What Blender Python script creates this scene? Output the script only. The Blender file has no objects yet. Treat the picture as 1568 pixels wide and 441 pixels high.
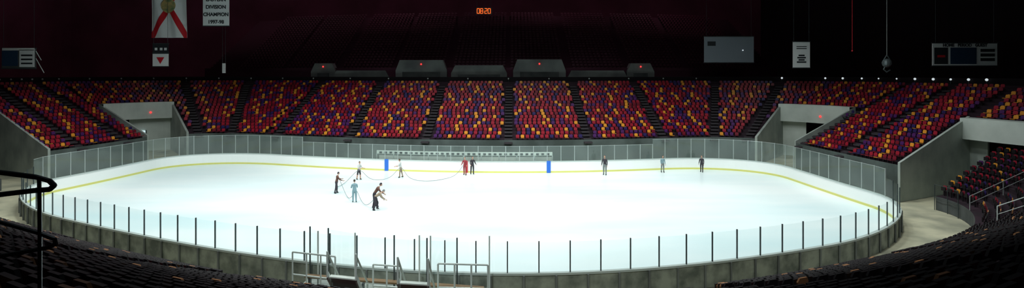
import bpy, math, random
from math import sin, cos, pi, radians, hypot, atan2
from mathutils import Vector, Matrix
random.seed(7)
scene = bpy.context.scene
COL = scene.collection
try:
    scene.view_settings.view_transform = 'Standard'
except Exception:
    pass

# ------------------------------------------------------------------ materials
def mat(name, col, rough=0.6, metal=0.0, emis=None, estr=0.0, noise=None, spec=0.4, bump=None, stretch=None):
    m = bpy.data.materials.new(name); m.use_nodes = True
    nt = m.node_tree; b = nt.nodes['Principled BSDF']
    b.inputs['Base Color'].default_value = (*col, 1)
    b.inputs['Roughness'].default_value = rough
    b.inputs['Metallic'].default_value = metal
    b.inputs['Specular IOR Level'].default_value = spec
    if emis:
        b.inputs['Emission Color'].default_value = (*emis, 1)
        b.inputs['Emission Strength'].default_value = estr
    if noise or bump:
        tc = nt.nodes.new('ShaderNodeTexCoord')
        n = nt.nodes.new('ShaderNodeTexNoise')
        n.inputs['Scale'].default_value = (noise or bump)[0]
        n.inputs['Detail'].default_value = 6
        if stretch:
            mp = nt.nodes.new('ShaderNodeMapping'); mp.inputs['Scale'].default_value = stretch
            nt.links.new(tc.outputs['Object'], mp.inputs['Vector']); nt.links.new(mp.outputs['Vector'], n.inputs['Vector'])
        else:
            nt.links.new(tc.outputs['Object'], n.inputs['Vector'])
        if noise:
            r = nt.nodes.new('ShaderNodeValToRGB')
            r.color_ramp.elements[0].position = 0.34
            r.color_ramp.elements[1].position = 0.62
            r.color_ramp.elements[0].color = (*noise[1], 1)
            r.color_ramp.elements[1].color = (*col, 1)
            nt.links.new(n.outputs['Fac'], r.inputs['Fac'])
            nt.links.new(r.outputs['Color'], b.inputs['Base Color'])
        if bump:
            bp = nt.nodes.new('ShaderNodeBump'); bp.inputs['Strength'].default_value = bump[1]
            nt.links.new(n.outputs['Fac'], bp.inputs['Height'])
            nt.links.new(bp.outputs['Normal'], b.inputs['Normal'])
    return m

def glass_mat(name, tint, haze, hazecol):
    m = bpy.data.materials.new(name); m.use_nodes = True
    nt = m.node_tree; nt.nodes.clear()
    out = nt.nodes.new('ShaderNodeOutputMaterial')
    tr = nt.nodes.new('ShaderNodeBsdfTransparent'); tr.inputs[0].default_value = (*tint, 1)
    gl = nt.nodes.new('ShaderNodeBsdfGlossy'); gl.inputs['Roughness'].default_value = 0.05
    df = nt.nodes.new('ShaderNodeBsdfDiffuse'); df.inputs[0].default_value = (*hazecol, 1)
    m1 = nt.nodes.new('ShaderNodeMixShader'); m1.inputs[0].default_value = 0.05
    m2 = nt.nodes.new('ShaderNodeMixShader'); m2.inputs[0].default_value = haze
    nt.links.new(tr.outputs[0], m1.inputs[1]); nt.links.new(gl.outputs[0], m1.inputs[2])
    nt.links.new(m1.outputs[0], m2.inputs[1]); nt.links.new(df.outputs[0], m2.inputs[2])
    nt.links.new(m2.outputs[0], out.inputs[0])
    return m

M = {}
M['ice'] = mat('ice', (0.90, 0.97, 0.97), 0.28, noise=(1.0, (0.66, 0.84, 0.87)), spec=0.5, stretch=(.035, .11, 1))
M['board'] = mat('board_white', (0.92, 0.95, 0.93), 0.35)
M['yellow'] = mat('kick_yellow', (0.70, 0.68, 0.20), 0.4)
M['cap'] = mat('board_cap', (0.50, 0.57, 0.55), 0.4)
M['board_out'] = mat('board_outer', (0.34, 0.37, 0.31), 0.6, noise=(1.2, (0.12, 0.14, 0.12)))
M['blue'] = mat('line_blue', (0.03, 0.16, 0.65), 0.4)
M['redm'] = mat('line_red', (0.6, 0.02, 0.03), 0.4)
M['alu'] = mat('aluminium', (0.50, 0.55, 0.54), 0.35, 0.5)
M['dsteel'] = mat('dark_steel', (0.08, 0.10, 0.105), 0.35, 0.5)
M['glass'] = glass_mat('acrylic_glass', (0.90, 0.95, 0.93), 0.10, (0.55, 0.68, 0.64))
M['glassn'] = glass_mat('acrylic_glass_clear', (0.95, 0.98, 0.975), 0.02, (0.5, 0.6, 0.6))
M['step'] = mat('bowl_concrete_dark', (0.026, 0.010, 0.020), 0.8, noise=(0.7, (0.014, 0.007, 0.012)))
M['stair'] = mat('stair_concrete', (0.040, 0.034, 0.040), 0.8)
M['conc'] = mat('concrete_grey', (0.42, 0.47, 0.43), 0.8, noise=(0.5, (0.28, 0.32, 0.30)))
M['concp'] = mat('concrete_pale', (0.66, 0.72, 0.67), 0.8, noise=(0.4, (0.52, 0.58, 0.54)))
M['concm'] = mat('concrete_mid', (0.20, 0.22, 0.21), 0.8, noise=(0.4, (0.12, 0.13, 0.13)))
M['concf'] = mat('concrete_front', (0.10, 0.125, 0.12), 0.8, noise=(0.4, (0.05, 0.065, 0.06)))
M['concd'] = mat('concrete_dark', (0.09, 0.10, 0.10), 0.8, noise=(0.6, (0.05, 0.06, 0.06)))
M['floor'] = mat('floor_concrete', (0.56, 0.53, 0.38), 0.7, noise=(0.35, (0.28, 0.28, 0.21)))
M['maroon'] = mat('wall_maroon', (0.19, 0.050, 0.095), 0.9, noise=(0.12, (0.12, 0.034, 0.062)))
M['black'] = mat('wall_black', (0.006, 0.004, 0.006), 0.9)
M['s_red'] = mat('seat_red', (0.32, 0.010, 0.028), 0.45)
M['s_dred'] = mat('seat_crimson', (0.17, 0.006, 0.020), 0.45)
M['s_pur'] = mat('seat_purple', (0.075, 0.014, 0.115), 0.45)
M['s_blue'] = mat('seat_navy', (0.024, 0.014, 0.10), 0.45)
M['s_yel'] = mat('seat_orange', (0.72, 0.30, 0.03), 0.45)
M['shell'] = mat('seat_shell', (0.010, 0.008, 0.010), 0.5)
M['shell_t'] = mat('seat_shell_tan', (0.42, 0.20, 0.09), 0.5)
M['s_deck'] = mat('seat_deck_dim', (0.09, 0.018, 0.040), 0.6)  # darker seat copy; dimness of the unlit upper deck put into the colour
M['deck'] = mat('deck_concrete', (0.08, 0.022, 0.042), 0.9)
M['seatleg'] = mat('seat_bracket', (0.02, 0.02, 0.022), 0.5, 0.3)
M['white'] = mat('banner_white', (0.82, 0.86, 0.86), 0.7)
M['ink'] = mat('ink_dark', (0.02, 0.025, 0.03), 0.6)
M['rail_w'] = mat('rail_galvanised', (0.66, 0.74, 0.71), 0.5, 0.0)
M['rail_g'] = mat('rail_grey', (0.30, 0.33, 0.33), 0.5, 0.0)
M['wood'] = mat('bench_wood', (0.22, 0.14, 0.07), 0.6)
M['lampw'] = mat('lamp_white', (1, 1, 1), emis=(0.85, 0.95, 1.0), estr=5)
M['lamps'] = mat('lamp_small', (1, 1, 1), emis=(0.85, 0.95, 1.0), estr=.6)
M['lampr'] = mat('exit_red', (0.6, 0.02, 0.02), emis=(1, 0.05, 0.05), estr=1.5)
M['led'] = mat('led_orange', (0.6, 0.1, 0.0), emis=(1, 0.16, 0.03), estr=.8)
M['door'] = mat('doorway_lit', (0.6, 0.7, 0.7), emis=(0.7, 0.9, 0.95), estr=0.8)
M['skin'] = mat('skin', (0.55, 0.33, 0.24), 0.55)
M['hair'] = mat('hair_brown', (0.05, 0.03, 0.02), 0.6)
M['hose'] = mat('hose_rubber', (0.22, 0.26, 0.26), 0.6)
M['seal'] = mat('seal_gold', (0.55, 0.40, 0.16), .6, noise=(2.0, (0.16, 0.25, 0.12)))
M['panelblue'] = mat('panel_blue', (0.02, 0.05, 0.10), .5)
M['screen'] = mat('projection_screen', (0.24, 0.28, 0.32), .5)

# curved floor plan of the hall: straight plan runs follow shallow arcs
def W(x, y):
    r = hypot(x, y); return (r*atan2(x, y), r)
def Wn(fn, g, *a):
    """world point and inward normal of a plan curve fn(g)->(x,y,nx,ny)"""
    p = fn(g, *a); e = 1e-3
    q0, q1 = fn(g-e, *a), fn(g+e, *a)
    P, A, B = W(p[0], p[1]), W(q0[0], q0[1]), W(q1[0], q1[1])
    tx, ty = B[0]-A[0], B[1]-A[1]; L = hypot(tx, ty) or 1; nx, ny = -ty/L, tx/L
    I = W(p[0]+p[2]*.05, p[1]+p[3]*.05)
    if (I[0]-P[0])*nx + (I[1]-P[1])*ny < 0: nx, ny = -nx, -ny
    return (P[0], P[1], nx, ny)

# ------------------------------------------------------------------ mesh builder
class MB:
    def __init__(s): s.v = []; s.f = []; s.m = []; s.names = []
    def mi(s, n):
        if n not in s.names: s.names.append(n)
        return s.names.index(n)
    def add(s, vs, fs, m):
        o = len(s.v); s.v += [tuple(a) for a in vs]; i = s.mi(m)
        for f in fs: s.f.append(tuple(o + a for a in f)); s.m.append(i)
    def quad(s, a, b, c, d, m): s.add([a, b, c, d], [(0, 1, 2, 3)], m)
    def obox(s, c, ux, uy, uz, m):
        c = Vector(c); ux, uy, uz = Vector(ux), Vector(uy), Vector(uz)
        vs = [c + sx*ux + sy*uy + sz*uz for sx in (-1, 1) for sy in (-1, 1) for sz in (-1, 1)]
        s.add(vs, [(0,1,3,2),(4,6,7,5),(0,4,5,1),(2,3,7,6),(0,2,6,4),(1,5,7,3)], m)
    def box(s, x0, x1, y0, y1, z0, z1, m):
        s.obox(((x0+x1)/2, (y0+y1)/2, (z0+z1)/2), ((x1-x0)/2, 0, 0), (0, (y1-y0)/2, 0), (0, 0, (z1-z0)/2), m)
    def pipe(s, a, b, r, m, n=8):
        a, b = Vector(a), Vector(b); d = (b - a)
        if d.length < 1e-6: return
        d.normalize(); u = d.orthogonal().normalized(); w = d.cross(u)
        vs = []
        for p in (a, b):
            for i in range(n):
                t = 2*pi*i/n; vs.append(p + r*(cos(t)*u + sin(t)*w))
        fs = [(i, (i+1) % n, n+(i+1) % n, n+i) for i in range(n)]
        fs += [tuple(range(n-1, -1, -1)), tuple(range(n, 2*n))]
        s.add(vs, fs, m)
    def path(s, pts, r, m, n=8):
        for a, b in zip(pts, pts[1:]): s.pipe(a, b, r, m, n)
        for p in pts[1:-1]: s.ball(p, r, m, 4, n)
    def ball(s, c, r, m, nu=6, nv=10, sc=(1, 1, 1), rot=None):
        vs = []; c = Vector(c)
        for i in range(nu+1):
            t = pi*i/nu
            for j in range(nv):
                p = 2*pi*j/nv
                q = Vector((sin(t)*cos(p)*sc[0], sin(t)*sin(p)*sc[1], cos(t)*sc[2]))*r
                if rot: q = rot @ q
                vs.append(c + q)
        fs = [(i*nv+j, (i+1)*nv+j, (i+1)*nv+(j+1) % nv, i*nv+(j+1) % nv) for i in range(nu) for j in range(nv)]
        s.add(vs, fs, m)
    def bend(s): s.v = [(*W(v[0], v[1]), v[2]) for v in s.v]; return s
    def obj(s, name, parent=None, smooth=False):
        me = bpy.data.meshes.new(name); me.from_pydata(s.v, [], s.f)
        for n in s.names: me.materials.append(M[n])
        me.polygons.foreach_set('material_index', s.m)
        if smooth: me.polygons.foreach_set('use_smooth', [True]*len(s.f))
        me.update()
        o = bpy.data.objects.new(name, me); COL.objects.link(o)
        if parent: o.parent = parent
        return o

EYE = 10.2     # eye height of the spectator above the ice
def polar(b, r): return (r*b, r)

# ------------------------------------------------------------------ room shell
b = MB(); b.box(-105, 95, -8, 140, -0.3, -0.02, 'floor'); b.obj('floor')
b = MB(); b.box(-105, 95, 140, 140.5, -0.3, 34, 'maroon'); b.obj('wall_back')
b = MB(); b.box(-105.5, -105, -8, 140, -0.3, 34, 'maroon'); b.obj('wall_left')
b = MB(); b.box(95, 95.5, -8, 140, -0.3, 34, 'black'); b.obj('wall_right')
b = MB(); b.box(-105, 95, -8.5, -8, -0.3, 34, 'black'); b.obj('wall_front')
b = MB(); b.box(-105, 95, -8, 140, 34, 34.4, 'black'); b.obj('ceiling')
b = MB()
pts = [(58+.5*i*1.0, 137-2.0*i) for i in range(44)]
for i, (p0, p1) in enumerate(zip(pts, pts[1:])):
    o0, o1 = (.35 if i % 2 else 0), (0 if i % 2 else .35)
    b.quad((p0[0]+o0, p0[1], 0), (p1[0]+o1, p1[1], 0), (p1[0]+o1, p1[1], 33.9), (p0[0]+o0, p0[1], 33.9), 'black')
b.obj('stage_curtain')

# ------------------------------------------------------------------ rink
XL, XR, YN, YF, R = -35.3, 25.6, 26.6, 60.0, 10.0
def _base():
    pts = []
    def line(x0, y0, x1, y1):
        n = 120
        for i in range(n): t = i/n; pts.append((x0+(x1-x0)*t, y0+(y1-y0)*t))
    def arc(cx, cy, a0, a1):
        n = 60
        for i in range(n): a = a0+(a1-a0)*i/n; pts.append((cx+R*cos(a), cy+R*sin(a)))
    line(XL+R, YN, XR-R, YN); arc(XR-R, YN+R, -pi/2, 0)
    line(XR, YN+R, XR, YF-R); arc(XR-R, YF-R, 0, pi/2)
    line(XR-R, YF, XL+R, YF); arc(XL+R, YF-R, pi/2, pi)
    line(XL, YF-R, XL, YN+R); arc(XL+R, YN+R, pi, 1.5*pi)
    return pts
BASE = _base(); WB = [W(*q) for q in BASE]
def rink_path(off, step):
    n = len(WB); cum = [0]
    for i in range(n): a, c = WB[i], WB[(i+1) % n]; cum.append(cum[-1]+hypot(c[0]-a[0], c[1]-a[1]))
    N = round(cum[-1]/step); out = []; i = 0
    for k in range(N):
        s = cum[-1]*k/N
        while cum[i+1] < s: i += 1
        t = (s-cum[i])/(cum[i+1]-cum[i]); a, c = WB[i], WB[(i+1) % n]
        a_, c_ = WB[i-2], WB[(i+3) % n]
        tx, ty = c_[0]-a_[0], c_[1]-a_[1]; L = hypot(tx, ty); nx, ny = ty/L, -tx/L
        x, y = a[0]+(c[0]-a[0])*t, a[1]+(c[1]-a[1])*t
        out.append((x+nx*off, y+ny*off, nx, ny, BASE[i][0], BASE[i][1]))
    return out
p = rink_path(0.0, .8)
b = MB()
b.add([(q[0], q[1], 0.0) for q in p], [tuple(range(len(p)))], 'ice')
b.obj('ice_rink')
BH = 1.2
b = MB()
def strip(o0, z0, o1, z1, m):
    pa, pb = rink_path(o0, 0.6), rink_path(o1, 0.6); n = len(pa)
    for i in range(n):
        j = (i+1) % n
        b.quad((pa[i][0], pa[i][1], z0), (pa[j][0], pa[j][1], z0), (pb[j][0], pb[j][1], z1), (pb[i][0], pb[i][1], z1), m)
strip(0, 0, 0, .18, 'yellow'); strip(0, .18, .03, .18, 'yellow'); strip(.03, .18, .03, BH-.06, 'board')
strip(-.01, BH-.06, -.01, BH, 'cap'); strip(-.01, BH, .2, BH, 'cap'); strip(.2, BH, .2, BH-.1, 'cap'); strip(.17, BH-.1, .17, 0, 'board_out')
for x, m_, w_ in ((-13.0, 'blue', .20), (3.75, 'blue', .20), (-4.65, 'redm', .12)):
    X_, Y_ = W(x, YF); b.box(X_-w_, X_+w_, Y_-.05, Y_+.02, .02, BH+.02, m_)
for q in rink_path(.22, 1.45): b.box(q[0]-.04, q[0]+.04, q[1]-.04, q[1]+.04, 0, BH-.1, 'concm')
b.obj('rink_boards')

def gheight(x, y):
    if y > YF-0.5 and -21 < x < 15.5: return 1.55
    if y < 34 : return 1.42
    return 2.05
b = MB(); pts = rink_path(.1, 1.42); n = len(pts)
for i in range(n):
    j = (i+1) % n; q, w = pts[i], pts[j]
    near = q[5] < 34; h = gheight(q[4], q[5])
    tx, ty = -q[3], q[2]
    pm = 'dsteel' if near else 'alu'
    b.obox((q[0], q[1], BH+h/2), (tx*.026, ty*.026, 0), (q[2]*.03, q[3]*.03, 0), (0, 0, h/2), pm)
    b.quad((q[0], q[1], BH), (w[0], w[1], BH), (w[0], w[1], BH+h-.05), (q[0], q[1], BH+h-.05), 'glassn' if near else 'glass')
    if not near:
        b.pipe((q[0], q[1], BH+h-.04), (w[0], w[1], BH+h-.04), .018, 'alu', 5)
b.obj('rink_glass')

# far players' bench
b = MB()
x0, x1 = -14.3, 4.2
k = x0
while k < x1-.1: b.box(k, k+.93, 61.0, 61.12, 1.62, 1.98, 'concp'); k += .925
k = x0+.3
while k < x1-.2:
    b.box(k, k+.28, 60.95, 61.0, 1.70, 1.88, 'ink'); k += .55
k = x0
while k <= x1+.01: b.box(k-.05, k+.05, 61.0, 61.1, 0, 1.62, 'alu'); k += 1.85
k = x0
while k < x1-.1:
    b.box(k, k+.93, 61.5, 61.9, .42, .48, 'wood'); b.box(k, k+.93, 62.2, 62.3, 0, 1.3, 'conc'); k += .925
for k in range(8): b.box(x0+.8+k*2.3, x0+.9+k*2.3, 61.55, 61.85, 0, .42, 'dsteel')
b.bend().obj('players_bench')

# ------------------------------------------------------------------ seating bowl
NR = 20; Z0 = 2.66; RISE = .3; KV = 11
def zrow(k): return Z0 + RISE*k
def bowl_plan(g, k):
    rx, ry = 10+.70*k, 10+.85*k
    if g <= 1:
        return (-29-rx, 39+15*g, 1, 0)
    if g <= 2:
        a = (g-1)*pi/2; return (-29-rx*cos(a), 54+ry*sin(a), cos(a), -sin(a))
    if g <= 3:
        return (-29+47.5*(g-2), 54+ry, 0, -1)
    if g <= 4:
        a = (4-g)*pi/2; return (18.5+rx*cos(a), 54+ry*sin(a), -cos(a), -sin(a))
    return (18.5+rx, 54-17*(g-4), -1, 0)
def bowl(g, k): return Wn(bowl_plan, g, k)
V1 = (1+3/90, 1+38/90); V2 = (4-38/90, 4-2/90)
def inv(g, k): return k < KV and (V1[0] <= g <= V1[1] or V2[0] <= g <= V2[1])
def gmax(k): return 5.0 if k < KV else 5.8
gs = [i/4 for i in range(4)] + [1+i/22 for i in range(22)] + [2+i/16 for i in range(16)] + [3+i/22 for i in range(22)] + [4+i/5 for i in range(5)] + [5, 5.2, 5.4, 5.6, 5.8] + list(V1) + list(V2)
gs = sorted(set(gs))
b = MB()
for k in range(NR+2):
    for g0, g1 in zip(gs, gs[1:]):
        gm = (g0+g1)/2
        if inv(gm, k) or gm > gmax(k): continue
        a0, a1, c0, c1 = bowl(g0, k), bowl(g1, k), bowl(g0, k+1), bowl(g1, k+1)
        z = zrow(k); zb = z-RISE
        if k == 0: zb = 0
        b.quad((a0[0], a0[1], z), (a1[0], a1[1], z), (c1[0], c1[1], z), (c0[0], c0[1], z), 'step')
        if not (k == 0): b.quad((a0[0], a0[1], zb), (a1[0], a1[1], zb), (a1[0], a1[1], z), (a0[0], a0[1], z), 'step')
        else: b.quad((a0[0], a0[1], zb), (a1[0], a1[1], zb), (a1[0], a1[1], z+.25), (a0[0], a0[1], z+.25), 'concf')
b.obj('seating_bowl_terrace')
b = MB()
for g0, g1 in zip(gs, gs[1:]):
    a0, a1 = bowl(g0, NR+2), bowl(g1, NR+2)
    b.quad((a0[0], a0[1], 0), (a1[0], a1[1], 0), (a1[0], a1[1], zrow(NR)+1.0), (a0[0], a0[1], zrow(NR)+1.0), 'black')
b.obj('bowl_rear_parapet')

def cheek(b, g, k0, k1, m, up=.45, th=.25, s=1):
    for k in range(k0, k1):
        a, c = bowl(g, k), bowl(g, k+1)
        t = Vector((-a[3], a[2], 0))*th*s
        z1, z2 = zrow(k)+up, zrow(k+1)+up
        A, C = Vector((a[0], a[1], 0)), Vector((c[0], c[1], 0))
        vs = [A, C, C+Vector((0,0,z2)), A+Vector((0,0,z1))]
        b.add(vs+[v+t for v in vs], [(0,1,2,3),(7,6,5,4),(3,2,6,7),(0,3,7,4),(1,5,6,2)], m)
def portal(name, V, dark, lampg, doorg):
    b = MB(); n = 16
    for i in range(n):
        g0, g1 = V[0]+(V[1]-V[0])*i/n, V[0]+(V[1]-V[0])*(i+1)/n
        gm = (g0+g1)/2
        top = zrow(KV)+.45
        op = dark[0] < gm < dark[1]
        a0, a1 = bowl(g0, KV), bowl(g1, KV); f0, f1 = bowl(g0, KV-1.2), bowl(g1, KV-1.2)
        zb = 4.3
        b.quad((f0[0], f0[1], zb), (f1[0], f1[1], zb), (f1[0], f1[1], top), (f0[0], f0[1], top), 'concp')
        b.quad((f0[0], f0[1], top), (f1[0], f1[1], top), (a1[0], a1[1], top), (a0[0], a0[1], top), 'concp')
        b.quad((f0[0], f0[1], zb), (f1[0], f1[1], zb), (a1[0], a1[1], zb), (a0[0], a0[1], zb), 'conc')
        b.quad((a0[0], a0[1], 0 if not op else zb), (a1[0], a1[1], 0 if not op else zb), (a1[0], a1[1], top), (a0[0], a0[1], top), 'concp')
    cheek(b, V[0], 0, KV, 'conc'); cheek(b, V[1], 0, KV, 'conc', s=-1)
    a = bowl(doorg, KV-.12); t = Vector((-a[3], a[2], 0)); nn = Vector((a[2], a[3], 0))
    b.obox((a[0], a[1], 1.75), t*.35, nn*.03, (0, 0, .95), 'door')
    for s in (-1, 1): b.obox(Vector((a[0], a[1], 1.75))+t*.42*s, t*.07, nn*.06, (0, 0, 1.0), 'dsteel')
    a = bowl(lampg, KV-1.25); b.ball((a[0], a[1], 5.1), .14, 'lampr', 4, 8)
    b.obj(name)
portal('vomitory_portal', V1, (V1[0]+.02, V1[0]+.16), 1.30, 1.27)
portal('vomitory_portal', V2, (V2[0]+.13, V2[1]-.08), 3.80, 3.83)
b = MB(); cheek(b, 0.0, 0, NR+2, 'conc', s=-1); b.obj('bowl_end_cheek')
b = MB(); cheek(b, 5.0, 0, KV, 'conc'); b.obj('bowl_end_cheek')
b = MB(); xk = bowl_plan(5, KV)[0]
for y_ in range(24, 37): b.box(xk-.9, xk+.2, y_, y_+1, 4.5, zrow(KV)+.35, 'concp'); b.box(xk+3, xk+3.2, y_, y_+1, 0, 4.5, 'concd')
b.box(xk, xk+.2, 34.5, 37.0, 0, 4.5, 'conc'); b.box(xk, xk+.2, 24, 27, 0, 4.5, 'conc')
b.bend().obj('vomitory_portal')

outline = [(-.18, .04), (.18, .04), (.205, .22), (.14, .34), (-.14, .34), (-.205, .22)]
def add_seat(b, x, y, z, nx, ny, m, near=False):
    T = Vector((-ny, nx, 0)); N = Vector((nx, ny, 0)); P = Vector((x, y, z))
    vs = []
    for d in (0, -.05):
        for ox, oz in outline: vs.append(P + T*ox + N*(d-.22-.12*oz) + Vector((0, 0, .42+oz)))
    sh = 'shell_t' if (m == 's_yel' and random.random() < .6) else 'shell'
    b.add(vs, [(0,1,2,3,4,5)], m)
    b.add(vs, [(11,10,9,8,7,6), (2,8,9,3), (3,9,10,4), (4,10,11,5), (1,7,8,2), (5,11,6,0)], sh if near else m)
    if near:   # tipped-up pan
        b.obox(P + N*(-.12) + Vector((0, 0, .54)), T*.18, N*.03, (0, 0, .14), 'shell')
    else:
        b.obox(P + Vector((0, 0, .42)), T*.19, N*.20+Vector((0, 0, .03)), (0, 0, .025), m)
    b.obox(P + N*(-.2) + Vector((0, 0, .2)), T*.03, N*.03, (0, 0, .2), 'seatleg')
last = {}
def pick(k, s):
    r = random.random()
    if last.get(k, 9) >= 3 and r < .26: last[k] = 0; return 's_yel'
    last[k] = last.get(k, 9)+1
    r = random.random()
    band = math.sin(k*1.3 + s*.12)
    if r < .48 + .18*band: return 's_red'
    if r < .70: return 's_dred'
    if r < .90: return 's_pur'
    return 's_blue'
aisles = [4/15*1.0+.02, .78, 1+46/90, 1+68/90]
aisles += [2+(x+29)/47.5 for x in (-27.2, -18.3, -9.5, -.4, 8.3, 17.0)]
aisles += [4-66/90, 4-44/90, 4+.6/17, 4+8.5/17, 5.0]
aisles.sort()
blocks = {}
for k in range(NR):
    g = 0.012; s = 0
    while g < gmax(k)-.01:
        a = bowl(g, k+.55); a2 = bowl(g+.001, k+.55)
        sp = hypot(a2[0]-a[0], a2[1]-a[1])/.001
        ok = not inv(g, k) and not inv(g+.3/sp, k) and not inv(g-.3/sp, k)
        for q in aisles:
            if abs(q-g)*sp < .68: ok = False
        if ok:
            sec = sum(1 for q in aisles if q < g)
            add_seat(blocks.setdefault(sec, MB()), a[0], a[1], zrow(k), a[2], a[3], pick(k, s))
        g += .54/sp; s += 1
for sec in sorted(blocks): blocks[sec].obj('arena_seat_block')
b = MB()
for q in aisles[:-1]:
    for k in range(NR):
        if inv(q, k): continue
        a = bowl(q, k+.02); T = Vector((-a[3], a[2], 0)); N = Vector((a[2], a[3], 0))
        b.obox((a[0], a[1], zrow(k)+.02), T*.45, N*.05, (0, 0, .02), 'stair')
        b.obox(Vector((a[0], a[1], zrow(k)-.075))+N*.18, T*.45, N*.2, (0, 0, .075), 'stair')
b.obj('aisle_stairs')

# ------------------------------------------------------------------ near-side bowl
NK = 25
def zn(k): return 1.0 + .3*k
def nb_plan(g, k):
    rx, ry = 10+.75*k, 10+.85*k
    if g <= 1:
        a = g*pi/2; return (19+rx*cos(a), 33-ry*sin(a), -cos(a), sin(a))
    if g <= 2: return (19-48*(g-1), 33-ry, 0, 1)
    a = (3-g)*pi/2; return (-29-rx*cos(a), 33-ry*sin(a), cos(a), sin(a))
def nb(g, k): return Wn(nb_plan, g, k)
ng = [i/20 for i in range(20)] + [1+i/40 for i in range(40)] + [2+i/20 for i in range(21)]
b = MB()
for k in range(NK):
    for g0, g1 in zip(ng, ng[1:]):
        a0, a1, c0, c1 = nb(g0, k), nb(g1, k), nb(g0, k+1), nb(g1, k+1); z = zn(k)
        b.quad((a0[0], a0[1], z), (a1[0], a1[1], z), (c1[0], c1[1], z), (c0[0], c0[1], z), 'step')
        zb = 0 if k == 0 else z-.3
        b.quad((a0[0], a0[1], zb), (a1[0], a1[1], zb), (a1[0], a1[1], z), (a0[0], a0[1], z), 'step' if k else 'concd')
for g in (0, 3):
    for k in range(NK):
        a, c = nb(g, k), nb(g, k+1)
        b.quad((a[0], a[1], 0), (c[0], c[1], 0), (c[0], c[1], zn(k)+.0), (a[0], a[1], zn(k)), 'conc')
b.box(-29, 19, -5, 1.75, 8.1, 8.5, 'step')
b.obj('seating_bowl_terrace')
nais = [.33, .66] + [1+(19-x)/48 for x in (16, 7, -2, -11, -20)] + [2.1, 2.5]
blocks = {}
for k in range(NK-1):
    g = .015; s = 0
    while g < 2.6:
        a = nb(g, k+.55); a2 = nb(g+.001, k+.55); sp = hypot(a2[0]-a[0], a2[1]-a[1])/.001
        ok = all(abs(q-g)*sp > .8 for q in nais)
        if hypot(a[0], a[1]) < 3.0: ok = False
        if ok:
            sec = sum(1 for q in nais if q < g)
            add_seat(blocks.setdefault(sec, MB()), a[0], a[1], zn(k), a[2], a[3], pick(k, s), near=True)
        g += .60/sp; s += 1
for sec in sorted(blocks): blocks[sec].obj('arena_seat_block')

# ------------------------------------------------------------------ upper deck
b = MB()
for k in range(24):
    y, z = 87+.95*k, 10.4+.45*k
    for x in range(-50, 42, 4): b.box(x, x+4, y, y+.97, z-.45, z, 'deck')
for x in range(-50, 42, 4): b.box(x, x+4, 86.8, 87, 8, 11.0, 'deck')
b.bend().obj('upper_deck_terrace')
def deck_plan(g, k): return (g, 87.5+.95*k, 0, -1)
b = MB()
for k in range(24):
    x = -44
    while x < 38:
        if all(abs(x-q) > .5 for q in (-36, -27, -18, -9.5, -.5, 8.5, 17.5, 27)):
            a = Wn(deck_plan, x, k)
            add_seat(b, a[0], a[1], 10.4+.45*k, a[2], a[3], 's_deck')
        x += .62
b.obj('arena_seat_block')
def portal_box(px0, px1, y0_, y1_, lamp):
    bc = ((px0+px1)/2-784)/900; y = 85.6/cos(bc)
    xa, xb = y*(px0-784)/900, y*(px1-784)/900; z0, z1 = EYE+(112-y0_)*y/900, EYE+(112-y1_)*y/900
    b = MB()
    b.add([(xa-.6, y, z0-1.2), (xb+.6, y, z0-1.2), (xb+.6, y, z0), (xb, y, z1), (xa, y, z1), (xa-.6, y, z0),
           (xa-.6, y+1.6, z0-1.2), (xb+.6, y+1.6, z0-1.2), (xb+.6, y+1.6, z0), (xb, y+1.6, z1), (xa, y+1.6, z1), (xa-.6, y+1.6, z0)],
          [(0,1,2,3,4,5), (3,2,8,9), (4,3,9,10), (5,4,10,11), (1,7,8,2), (0,5,11,6)], 'concm')
    b.box(xa+.4, xb-.4, y-.06, y, z0-1.0, z0-.2, 'concd')
    if lamp: b.ball(((xa+xb)/2, y-.1, (z0*.4+z1*.6)), .13, 'lampr', 4, 8)
    b.obj('upper_deck_portal')
for q in ((612, 678, 108, 92, 1), (792, 860, 108, 91, 1), (482, 508, 110, 97, 1), (966, 996, 110, 97, 1),
          (697, 770, 112, 100, 0), (515, 590, 119, 108, 0), (875, 955, 119, 108, 0)): portal_box(*q)

# ------------------------------------------------------------------ hanging banners and signs
def hang(name, pc, pw, yt, yb, r):
    bc = (pc-784)/900; w = pw/900*r
    zt, zb_ = EYE+(112-yt)*r/900, EYE+(112-yb)*r/900
    x, y = polar(bc, r)
    return Vector((x, y, (zt+zb_)/2)), Vector((1, 0, 0)), Vector((0, -1, 0)), w/2, (zt-zb_)/2
def panel(name, c, T, N, hw, hh, m='white', wires=True, frame=True):
    b = MB(); b.obox(c, T*hw, N*.05, (0, 0, hh), m)
    if frame:
        for s in (-1, 1):
            b.obox(c+Vector((0, 0, hh*s)), T*(hw+.06), N*.07, (0, 0, .05), 'dsteel')
    if wires:
        for s in (-1, 1):
            q = c+T*hw*.9*s+Vector((0, 0, hh)); b.pipe(q, (q[0], q[1], 33.95), .02, 'dsteel', 5)
    return b
def text(parent, body, c, T, N, size, m, off=.08):
    cu = bpy.data.curves.new('lettering', 'FONT'); cu.body = body; cu.size = size
    cu.align_x = 'CENTER'; cu.align_y = 'CENTER'; cu.extrude = .01; cu.offset = .02
    cu.materials.append(M[m]); o = bpy.data.objects.new('lettering', cu); COL.objects.link(o)
    R3 = Matrix((T, Vector((0, 0, 1)), N)).transposed().to_4x4()
    o.matrix_world = Matrix.Translation(c + N*off) @ R3; o.parent = parent

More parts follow.
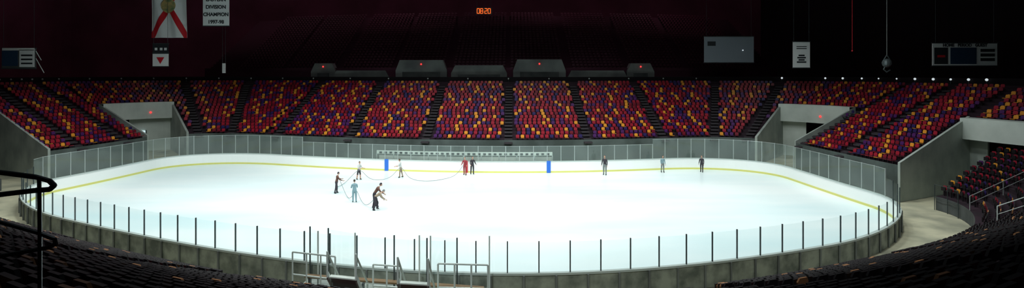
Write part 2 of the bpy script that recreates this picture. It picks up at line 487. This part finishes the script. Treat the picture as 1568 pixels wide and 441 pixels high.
c, T, N, hw, hh = hang('flag', 259, 54, -40, 58, 75)
b = MB(); nx_, nz_ = 18, 30
def fp(u, v, o=0): return c + T*(u*hw) + Vector((0, 0, v*hh)) + N*(.12*sin(u*7+v*2)+o)
def grid(m, fu, o):
    vs = []; fs = []
    for j in range(nz_+1):
        for i in range(nx_+1):
            u, v = fu(i/nx_*2-1, j/nz_*2-1); vs.append(fp(u, v, o))
    for j in range(nz_):
        for i in range(nx_): a = j*(nx_+1)+i; fs.append((a, a+1, a+nx_+2, a+nx_+1))
    b.add(vs, fs, m)
grid('white', lambda u, v: (u, v), 0)
for sgn in (-1, 1):
    vs = []; nn_ = 4
    for j in range(41):
        v = j/20-1
        for e in range(nn_+1): vs.append(fp(max(-1, min(1, sgn*v+(e/nn_*2-1)*.17)), v, .05))
    b.add(vs, [(j*(nn_+1)+e, j*(nn_+1)+e+1, (j+1)*(nn_+1)+e+1, (j+1)*(nn_+1)+e) for j in range(40) for e in range(nn_)], 'redm')
vs = [fp(0, 0, .2)] + [fp(cos(t*pi/12)*.42, sin(t*pi/12)*.42*hw/hh, .2) for t in range(24)]
b.add(vs, [(0, i+1, (i+1) % 24+1) for i in range(24)], 'seal')
b.pipe(c+T*-hw+Vector((0,0,hh)), c+T*hw+Vector((0,0,hh)), .06, 'dsteel')
for s in (-1, 1):
    q = c+T*hw*s+Vector((0, 0, hh)); b.pipe(q, (q[0], q[1], 33.95), .02, 'dsteel', 5)
b.obj('state_flag', smooth=True)

c, T, N, hw, hh = hang('x', 331, 40, -20, 40, 75)
o = panel('b', c, T, N, hw, hh).obj('championship_banner')
for i, tx in enumerate(('ECHL', 'EASTERN', 'DIVISION', 'CHAMPION', '1997-98')):
    text(o, tx, c+Vector((0, 0, hh*(.72-.38*i))), T, N, .62, 'ink')
c, T, N, hw, hh = hang('x', 246, 24, 82, 102, 74.6)
o = panel('b', c, T, N, hw, hh, wires=False).obj('team_banner')
b = MB(); b.add([c+N*.08+T*(-.5)+Vector((0,0,.35)), c+N*.08+T*.5+Vector((0,0,.35)), c+N*.08+Vector((0,0,-.5))], [(0,1,2)], 'redm'); b.obj('emblem', o)
c, T, N, hw, hh = hang('x', 246, 24, 67, 81, 74.6)
b = panel('b', c, T, N, hw, hh, 'ink')
for s in (-.55, .1, .65): b.obox(c+T*hw*s+N*.06+Vector((0,0,-.1)), T*.16, N*.02, (0,0,.16), 'white')
b.obj('hanging_sign')
c, T, N, hw, hh = hang('x', 343, 5, 97, 112, 80); panel('b', c, T, N, hw, hh, frame=False).obj('pennant_banner')
c, T, N, hw, hh = hang('x', 29, 52, 74, 105, 65)
b = panel('b', c, T, N, hw, hh, 'concd')
b.obox(c+T*-hw*.5+N*.07, T*hw*.46, N*.02, (0, 0, hh*.75), 'panelblue')
b.obox(c+T*hw*.5+N*.07, T*hw*.44, N*.02, (0, 0, hh*.85), 'white')
b.obox(c+N*.07+Vector((0,0,hh*.9)), T*hw*.95, N*.02, (0, 0, hh*.12), 'white')
for i in range(3): b.obox(c+T*hw*.5+N*.1+Vector((0,0,hh*(.3-.4*i))), T*hw*.33, N*.01, (0, 0, hh*.08), 'ink')
b.pipe(c+T*hw, c+T*(hw+.9)+Vector((0,0,-1.6)), .04, 'rail_w'); b.pipe(c+T*hw+Vector((0,0,.8)), c+T*(hw+.6)+Vector((0,0,-.2)), .04, 'rail_w')
b.obj('scoreboard_sign')
c, T, N, hw, hh = hang('x', 1116, 76, 56, 96, 80)
b = panel('b', c, T, N, hw, hh, 'screen'); b.obox(c+T*-hw*.7+N*.07+Vector((0,0,hh*.45)), T*.55, N*.02, (0,0,.3), 'ink')
b.ball(c+T*hw*.55+N*.15+Vector((0,0,-.1)), .09, 'lamps', 4, 8); b.obj('projection_screen')
c, T, N, hw, hh = hang('x', 1227, 26, 64, 104, 72)
b = panel('b', c, T, N, hw, hh)
for i in range(2): b.obox(c+N*.07+Vector((0,0,hh*(.62-.15*i))), T*hw*.6, N*.01, (0,0,.05), 'ink')
for q, w in ((-.05, .35), (-.22, .5), (-.39, .35), (-.56, .55)): b.obox(c+N*.07+Vector((0,0,hh*q)), T*hw*w, N*.01, (0,0,.09), 'ink')
b.obj('sponsor_banner')
c, T, N, hw, hh = hang('x', 1477, 99, 66, 101, 65)
b = panel('b', c, T, N, hw, hh, 'white')
for s, w in ((-.74, .21), (-.05, .40)): b.obox(c+T*hw*s+N*.07+Vector((0,0,-hh*.12)), T*hw*w, N*.02, (0,0,hh*.72), 'ink' if s < -.5 else 'panelblue')
b.obox(c+T*-hw*.74+N*.1+Vector((0,0,-.2)), T*hw*.12, N*.01, (0,0,.12), 'redm')
for i in range(3): b.obox(c+T*hw*.70+N*.07+Vector((0,0,hh*(.35-.4*i))), T*hw*.22, N*.01, (0, 0, hh*.13), 'ink')
o = b.obj('scoreboard_sign')
text(o, 'HOME   PERIOD   GUEST', c+Vector((0,0,hh*.8)), T, N, .45, 'ink')
b = MB(); x, y = polar((1305-784)/900, 60); b.pipe((x, y, 33.95), (x, y, EYE+34*60/900), .022, 'redm'); b.ball((x, y, EYE+34*60/900), .08, 'redm'); b.obj('hanging_cable')
b = MB(); x, y = polar((1358-784)/900, 55); zc = EYE+22*55/900
b.pipe((x, y, 33.95), (x, y, zc+.3), .03, 'concm'); b.ball((x, y, zc-.4), .42, 'dsteel', 8, 12)
pts = [(x-.15, y, zc-.7), (x-.3, y, zc-1.0), (x, y, zc-1.25), (x+.3, y, zc-1.05)]
b.path(pts, .06, 'dsteel'); b.path([(x, y, zc+.35), (x-.35, y, zc-.2)], .05, 'dsteel'); b.path([(x, y, zc+.35), (x+.35, y, zc-.2)], .05, 'dsteel')
b.obj('hoist_hook')
b = MB(); yc = 84.0; x = yc*(741-784)/900; z = EYE+95*yc/900
b.box(x-1.15, x+1.15, yc, yc+.4, z-.5, z+.5, 'ink')
for s in (-1, 1): b.pipe((x+s, yc+.2, z+.5), (x+s, yc+.2, 33.95), .02, 'dsteel', 5)
seg = {'8': 'abcdefg', '2': 'abged', '0': 'abcdef', '1': 'bc'}
def digit(cx, d):
    w, h = .17, .17; P = {'a': (0, 2*h, 1), 'g': (0, 0, 1), 'd': (0, -2*h, 1), 'f': (-w, h, 0), 'b': (w, h, 0), 'e': (-w, -h, 0), 'c': (w, -h, 0)}
    for s_ in seg[d]:
        dx, dz, hz = P[s_]
        if hz: b.box(cx+dx-w, cx+dx+w, yc-.08, yc, z+dz-.05, z+dz+.05, 'led')
        else: b.box(cx+dx-.05, cx+dx+.05, yc-.08, yc, z+dz-h, z+dz+h, 'led')
for cx, d in ((x-.80, '0'), (x-.33, '8'), (x+.27, '2'), (x+.76, '0')): digit(cx, d)
b.obj('led_clock')
b = MB()
for px in (1197, 1262, 1290, 1318, 1345, 1372, 1400, 1428, 1455, 1482, 1510):
    bb_ = (px-784)/900; x = None
    for i in range(400):
        gg = 3+i/140; a = bowl(gg, NR+1.8)
        if a[0]/a[1] >= bb_: x, y = a[0], a[1]; break
    if x is None: continue
    z = zrow(NR)+.85
    b.ball((x, y, z), random.uniform(.09, .15), 'lamps', 5, 8); b.pipe((x, y, z-1.2), (x, y, z-.15), .04, 'dsteel', 5)
b.obj('concourse_lights')
b = MB()  # pale balls stand for dim concourse lights; brightness is only their colour
for i in range(26):
    a = bowl(.2+i*.12, NR+1.8); z = zrow(NR)+.75
    b.ball((a[0], a[1], z), .11, 'rail_w', 4, 8); b.pipe((a[0], a[1], z-1.1), (a[0], a[1], z-.08), .03, 'dsteel', 5)
b.obj('concourse_dim_lights')

# ------------------------------------------------------------------ near side details
def fp3(px, y, r):
    x, yy = polar((px-784)/900, r); return (x, yy, EYE-(y-112)*r/900)
b = MB()
b.path([fp3(-60, 258, 5), fp3(0, 264, 5), fp3(55, 271, 5), fp3(76, 277, 5), fp3(83, 284, 5), fp3(76, 290, 5), fp3(50, 292, 5), fp3(0, 298, 5), fp3(-60, 302, 5)], .022, 'dsteel')
b.path([fp3(-60, 318, 5), fp3(0, 340, 5), fp3(60, 357, 5), fp3(84, 366, 5), fp3(86, 373, 5), fp3(74, 379, 5), fp3(0, 392, 5), fp3(-60, 398, 5)], .018, 'dsteel')
b.path([fp3(60, 272, 5), fp3(61, 360, 5), (fp3(61, 360, 5)[0], fp3(61, 360, 5)[1], 7.6)], .016, 'dsteel')
b.obj('guard_railing')
b = MB()
def rail(pts, h, m='rail_g', r=.028):
    b.path([(x, y, z+h) for x, y, z in pts], r, m)
    b.path([(x, y, z+h*.5) for x, y, z in pts], r*.8, m)
    for x, y, z in pts: b.pipe((x, y, z), (x, y, z+h), r, m)
pts = [nb(.66, k) for k in (2, 6, 9, 12, 15)]
rail([(p_[0], p_[1], zn(k)) for p_, k in zip(pts, (2, 6, 9, 12, 15))], .95, 'rail_w')
pts = [nb(.33, k) for k in (0, 3, 6, 9, 12)]
rail([(p_[0], p_[1], zn(k)) for p_, k in zip(pts, (0, 3, 6, 9, 12))], .95)
b.obj('aisle_handrail')
b = MB()
pts = [nb(g_, -.15) for g_ in (0, .1, .2)]
rail([(p_[0], p_[1], 0) for p_ in pts], 1.9, 'dsteel'); b.obj('front_row_railing')

b = MB()
b.box(-9.4, -1.0, 24.7, 26.0, .0, .55, 'conc')
b.box(-9.2, -1.2, 24.95, 25.3, .95, 1.02, 'wood')
for x in (-9, -6.5, -3.9, -1.4): b.box(x-.04, x+.04, 25.0, 25.25, .55, .95, 'dsteel')
b.bend().obj('players_bench')
b = MB()
def rail2(xa, xb, y, z0, z1, n):
    for z in (z1, (z0+z1)/2+.1): b.pipe((xa, y, z), (xb, y, z), .04, 'rail_w')
    for i in range(n+1):
        x = xa+(xb-xa)*i/n; b.pipe((x, y, z0), (x, y, z1), .04, 'rail_w')
rail2(-9.6, -7.6, 24.5, 0, 2.2, 3); rail2(-3.1, -1.0, 24.5, 0, 2.2, 3); rail2(-5.9, -4.7, 24.5, 0, 2.0, 2)
b.bend().obj('bench_railing')
def stair(xc):
    b = MB()
    for i in range(7):
        y = 22.7+.26*i; z = 1.95-.27*i
        b.box(xc-.55, xc+.55, y, y+.28, z-.05, z, 'concp')
        b.box(xc-.55, xc+.55, y+.24, y+.28, z-.27, z, 'concp')
    for s in (-1, 1):
        b.obox((xc+.6*s, 23.6, 1.1), (.04, 0, 0), (0, .95, -.92), (0, 0, .16), 'rail_w')
        b.pipe((xc+.6*s, 22.6, 2.95), (xc+.6*s, 24.5, 1.2), .045, 'rail_w')
        for y, z in ((22.6, 1.95), (24.5, .1)): b.pipe((xc+.6*s, y, z), (xc+.6*s, y, z+1.05), .04, 'rail_w')
    b.bend().obj('access_stairs')
stair(-6.75); stair(-3.85)
b = MB()
ps = [(-9.3, 26.0), (-8.7, 25.4), (-8.4, 26.0), (-7.0, 25.6), (-5.2, 25.6), (-4.1, 25.8), (-3.7, 25.4), (-3.6, 25.8), (-2.4, 25.6), (-1.0, 26.0)]
for i, (x, y) in enumerate(ps):
    b.box(x-.03, x+.03, y-.03, y+.03, .55, 3.0, 'dsteel' if i % 2 == 0 else 'rail_w')
for i in (0, 2, 5, 7):
    (xa, ya), (xb, yb) = ps[i], ps[i+1]; b.quad((xa, ya, 1.2), (xb, yb, 1.2), (xb, yb, 2.95), (xa, ya, 2.95), 'glassn')
b.bend().obj('bench_glass_screen')

# ------------------------------------------------------------------ people
def skin_geo(vs, es, rad, root=0, sub=1):
    me = bpy.data.meshes.new('tmp'); me.from_pydata(vs, es, []); ob = bpy.data.objects.new('tmp', me); COL.objects.link(ob)
    md = ob.modifiers.new('s', 'SKIN'); md.use_smooth_shade = True
    for i, r_ in enumerate(rad):
        d = me.skin_vertices[0].data[i]; d.radius = (r_, r_) if not isinstance(r_, tuple) else r_; d.use_root = (i == root)
    sb = ob.modifiers.new('u', 'SUBSURF'); sb.levels = sub; sb.render_levels = sub
    dg = bpy.context.evaluated_depsgraph_get(); ev = ob.evaluated_get(dg); m2 = ev.to_mesh()
    V = [v.co.copy() for v in m2.vertices]; F = [tuple(p_.vertices) for p_ in m2.polygons]
    ev.to_mesh_clear(); bpy.data.objects.remove(ob); bpy.data.meshes.remove(me)
    return V, F
hv = [(0, 0, 0), (0, 0, -.045), (0, 0, -.085)]; he = [(0, 1), (1, 2)]; hr = [.026, .032, .030]
for i, L in enumerate((.062, .072, .068, .052)):
    y0 = .03-.02*i; k0 = len(hv)
    hv += [(0, y0, -.095), (.006, y0*1.08, -.095-L*.5), (.022, y0*1.1, -.095-L*.95)]
    he += [(2, k0), (k0, k0+1), (k0+1, k0+2)]; hr += [.010, .0095, .008]
k0 = len(hv); hv += [(.012, .045, -.05), (.026, .062, -.085)]; he += [(1, k0), (k0, k0+1)]; hr += [.012, .010]
HAND = skin_geo(hv, he, hr, 0, 1)

def person(name, x, y, heading, top, legs, shoes='ink', bend=0, arms=((10, 15, 8), (10, 15, 8)), leg=((0, 0), (0, 0)), scale=1.0, head='hair', sleeves=True, headtilt=0, shorts=False):
    x, y = W(x, y)
    pel = Vector((0, 0, .96)); A = radians(bend)
    def rot(p_):
        q = Vector(p_)-pel; return pel + Vector((q.x, q.y*cos(A)+q.z*sin(A), -q.y*sin(A)+q.z*cos(A)))
    V = [pel, rot((0, .01, 1.12)), rot((0, .015, 1.30)), rot((0, 0, 1.45)), rot((0, .01, 1.53)), rot((0, .015, 1.60))]
    rad = [(.16, .115), (.145, .115), (.17, .125), (.135, .10), (.058, .058), (.055, .055)]
    E = [(0, 1), (1, 2), (2, 3), (3, 4), (4, 5)]; lab = [top, top, top, top, 'skin']
    hands = []
    for si, s in enumerate((-1, 1)):
        a, el, ab = arms[si]; a_, e_, b_ = radians(a), radians(el), radians(ab)
        S = rot((.19*s, 0, 1.42)); d1 = Vector((sin(b_)*s, cos(b_)*sin(a_), -cos(b_)*cos(a_)))
        d2 = Vector((sin(b_)*s*.4, cos(b_)*sin(a_+e_), -cos(b_)*cos(a_+e_))).normalized()
        EL = S+d1*.29; Wr = EL+d2*.25; k = len(V)
        V += [S, EL, Wr]; rad += [.072, .056, .036]; E += [(3, k), (k, k+1), (k+1, k+2)]; lab += [top, top, top if sleeves else 'skin']
        hands.append((Wr, d2, s))
    for si, s in enumerate((-1, 1)):
        h, f = leg[si]; h_, f_ = radians(h), radians(f)
        H = Vector((.10*s, 0, .92)); K = H+Vector((.03*s, sin(h_), -cos(h_)))*.43
        An = K+Vector((.01*s, sin(h_-f_), -cos(h_-f_)))*.41; k = len(V)
        V += [H, K, An, An+Vector((.01*s, -.05, -.05)), An+Vector((.02*s, .15, -.055))]
        rad += [.108, .078, .056, .044, .038]
        E += [(0, k), (k, k+1), (k+1, k+2), (k+2, k+3), (k+2, k+4)]; lab += [legs, legs, 'skin' if shorts else legs, shoes, shoes]
    SV, SF = skin_geo([tuple(v) for v in V], E, rad, 0, 1)
    b = MB()
    o = len(b.v); b.v += [tuple(v) for v in SV]
    for f in SF:
        c = sum((SV[i] for i in f), Vector())/len(f); best = 9; bl = top
        for (i, j), l in zip(E, lab):
            d = V[j]-V[i]; t = max(0, min(1, (c-V[i]).dot(d)/max(d.length_squared, 1e-9)))
            dd = (c-V[i]-d*t).length
            if dd < best: best = dd; bl = l
        if bl == top and (c-pel).dot(V[3]-pel)/(V[3]-pel).length < .03 and abs(c.x) < .2: bl = legs
        b.f.append(tuple(i+o for i in f)); b.m.append(b.mi(bl))
    for Wr, d, s in hands:
        zax = -d; xax = Vector((-s, 0, 0)); xax = (xax - zax*xax.dot(zax)).normalized(); yax = zax.cross(xax)
        R3 = Matrix((xax, yax, zax)).transposed()
        b.add([Wr + R3 @ v for v in HAND[0]], HAND[1], 'skin')
    Hd = Matrix.Rotation(-A*.75-radians(headtilt), 3, 'X')
    hc = V[5] + Hd @ Vector((0, .02, .115))
    b.ball(hc, 1, 'skin', 12, 16, (.076, .093, .118), Hd)
    b.ball(hc + Hd @ Vector((0, -.016, .022)), 1, head, 10, 16, (.083, .092, .110), Hd)
    b.ball(hc + Hd @ Vector((0, .098, -.012)), 1, 'skin', 5, 6, (.013, .022, .026), Hd)
    b.ball(hc + Hd @ Vector((0, .080, -.060)), 1, 'redm', 4, 8, (.024, .010, .007), Hd)
    for s in (-1, 1):
        b.ball(hc + Hd @ Vector((.030*s, .082, .005)), .011, 'ink', 4, 6)
        b.ball(hc + Hd @ Vector((.080*s, 0, -.005)), 1, 'skin', 5, 6, (.012, .022, .032), Hd)
    ob = b.obj(name, smooth=True)
    zmin = min(v[2] for v in b.v)
    ob.location = (x, y, -zmin*scale + .002); ob.scale = (scale,)*3; ob.rotation_euler = (0, 0, radians(heading))
    return ob
M['c_brown'] = mat('cloth_brown', (0.13, 0.06, 0.045), .8)
M['c_dark'] = mat('cloth_charcoal', (0.04, 0.035, 0.045), .8)
M['c_white'] = mat('cloth_white', (0.55, 0.57, 0.56), .8)
M['c_blue'] = mat('cloth_paleblue', (0.22, 0.34, 0.38), .8)
M['c_grey'] = mat('cloth_grey', (0.20, 0.22, 0.22), .8)
M['c_red'] = mat('cloth_red', (0.30, 0.04, 0.05), .8)
M['c_tan'] = mat('cloth_tan', (0.32, 0.25, 0.18), .8)
person('rink_worker', -14.7, 47.7, -60, 'c_brown', 'c_dark', bend=12, arms=((35, 50, 10), (30, 45, 10)), leg=((12, 14), (-8, 6)), head='c_dark')
person('rink_worker', -14.5, 54.4, -120, 'c_white', 'c_dark', bend=6, arms=((25, 60, 12), (40, 50, 12)), leg=((10, 10), (-10, 4)), sleeves=False, shorts=True, scale=.97)
person('rink_worker', -12.3, 44.8, 20, 'c_blue', 'c_blue', bend=4, arms=((20, 70, 8), (30, 50, 8)), leg=((4, 4), (-4, 4)), scale=.98)
person('rink_worker', -10.35, 43.3, -80, 'c_brown', 'c_dark', bend=35, arms=((25, 30, 10), (40, 20, 10)), leg=((24, 26), (2, 14)), scale=1.12, head='c_dark')
person('rink_worker', -10.15, 42.55, -70, 'c_tan', 'c_dark', bend=58, arms=((15, 30, 10), (30, 25, 10)), leg=((36, 44), (10, 34)), scale=1.05, head='c_grey')
person('rink_worker', -10.8, 56.4, 90, 'c_white', 'c_tan', bend=8, arms=((30, 50, 12), (20, 60, 12)), leg=((10, 8), (-10, 4)), sleeves=False)
person('rink_worker', -4.7, 58.6, 170, 'c_red', 'c_red', bend=5, arms=((15, 50, 12), (25, 50, 12)), leg=((8, 8), (-6, 4)))
person('rink_worker', -4.0, 59.1, -160, 'c_dark', 'c_dark', bend=8, arms=((25, 40, 12), (15, 50, 12)), leg=((4, 6), (-8, 4)))
person('rink_worker', 9.25, 58.1, 160, 'c_dark', 'c_grey', bend=2, arms=((8, 15, 8), (12, 25, 10)), leg=((3, 3), (-4, 2)), scale=1.08)
person('rink_worker', 15.3, 58.4, -170, 'c_blue', 'c_grey', bend=2, arms=((8, 15, 8), (12, 25, 10)), leg=((3, 3), (-4, 2)), scale=.95)
person('rink_worker', 19.2, 57.4, 150, 'c_dark', 'c_dark', bend=2, arms=((8, 15, 8), (12, 25, 10)), leg=((6, 3), (-6, 2)), scale=.95)

def hose(pts):
    cu = bpy.data.curves.new('water_hose', 'CURVE'); cu.dimensions = '3D'; cu.bevel_depth = .022; cu.bevel_resolution = 2
    sp = cu.splines.new('NURBS'); sp.points.add(len(pts)-1); sp.order_u = 4; sp.use_endpoint_u = True
    for q, pp in zip(sp.points, pts): q.co = (*W(pp[0], pp[1]), pp[2], 1)
    cu.materials.append(M['hose']); o = bpy.data.objects.new('water_hose', cu); COL.objects.link(o)
hose([(-14.4, 47.8, 1.05), (-14.1, 47.5, .7), (-13.6, 46.8, .06), (-12.9, 45.5, .04), (-12.5, 45.0, .5), (-12.2, 45.1, 1.0), (-11.9, 44.7, .5), (-11.4, 44.0, .05), (-10.9, 43.5, .05), (-10.4, 43.1, .6)])
hose([(-14.9, 48.0, .9), (-15.0, 48.6, .3), (-15.3, 50.5, .04), (-15.2, 52.6, .04), (-14.7, 54.0, .9), (-14.2, 54.3, 1.0), (-13.5, 54.0, .2), (-12.6, 54.2, .04), (-11.5, 55.3, .1), (-11.0, 56.1, 1.0), (-10.5, 56.2, 1.0), (-10.0, 55.4, .2), (-8.8, 54.6, .04), (-7.4, 54.8, .04), (-6.2, 56.4, .04), (-5.4, 57.8, .1), (-4.9, 58.4, 1.0)])

# ------------------------------------------------------------------ lights
def fixture(x, y, tilt, en, spread):
    b = MB(); b.box(x-1.6, x+1.6, y-.6, y+.6, 27.1, 27.4, 'dsteel'); b.pipe((x, y, 27.4), (x, y, 33.95), .05, 'dsteel')
    b.box(x-1.5, x+1.5, y-.5, y+.5, 27.05, 27.1, 'lampw')
    fx = b.obj('ceiling_light_fixture')
    ld = bpy.data.lights.new('arena_light', 'AREA'); ld.shape = 'RECTANGLE'; ld.size = 3.0; ld.size_y = 1.0
    ld.energy = en; ld.color = (.93, 1.0, .98); ld.spread = radians(spread)
    lo = bpy.data.objects.new('arena_light', ld); COL.objects.link(lo); lo.location = (x, y, 26.9); lo.rotation_euler = (radians(tilt), 0, 0); lo.parent = fx
for x in (-30, -17, -4.8, 7, 20):
    for (y, tilt, en) in ((35, 16, 1350), (46, 10, 950), (57, -4, 720)): fixture(x, y, tilt, en, 125)
for x, e in ((-28, 240), (-6, 420), (8, 240), (26, 420)): fixture(x, 10, 27, e, 55)  # unseen extra fixtures added to brighten the near bench and walkway
for x in (-80, -50, -22, 6, 30):  # unseen pendants added as reddish fill for the dark maroon walls
    b = MB(); b.ball((x, 104, 31), .3, 'lamps', 6, 10); b.pipe((x, 104, 31.2), (x, 104, 33.95), .04, 'dsteel'); fx = b.obj('wall_fill_pendant')
    ld = bpy.data.lights.new('wall_fill_light', 'POINT'); ld.energy = 850; ld.color = (1, .72, .80); ld.shadow_soft_size = .4
    lo = bpy.data.objects.new('wall_fill_light', ld); COL.objects.link(lo); lo.location = (x, 104, 30.2); lo.parent = fx
w = bpy.data.worlds.new('w'); scene.world = w; w.use_nodes = True
w.node_tree.nodes['Background'].inputs[0].default_value = (.02, .015, .02, 1)

# ------------------------------------------------------------------ camera
cd = bpy.data.cameras.new('camera'); cam = bpy.data.objects.new('camera', cd); COL.objects.link(cam)
cam.location = (0, 0, EYE); cam.rotation_euler = (pi/2, 0, 0)
cd.sensor_width = 36; cd.lens = 36*900/1568; cd.shift_y = -108.5/1568; cd.clip_end = 500
scene.camera = cam
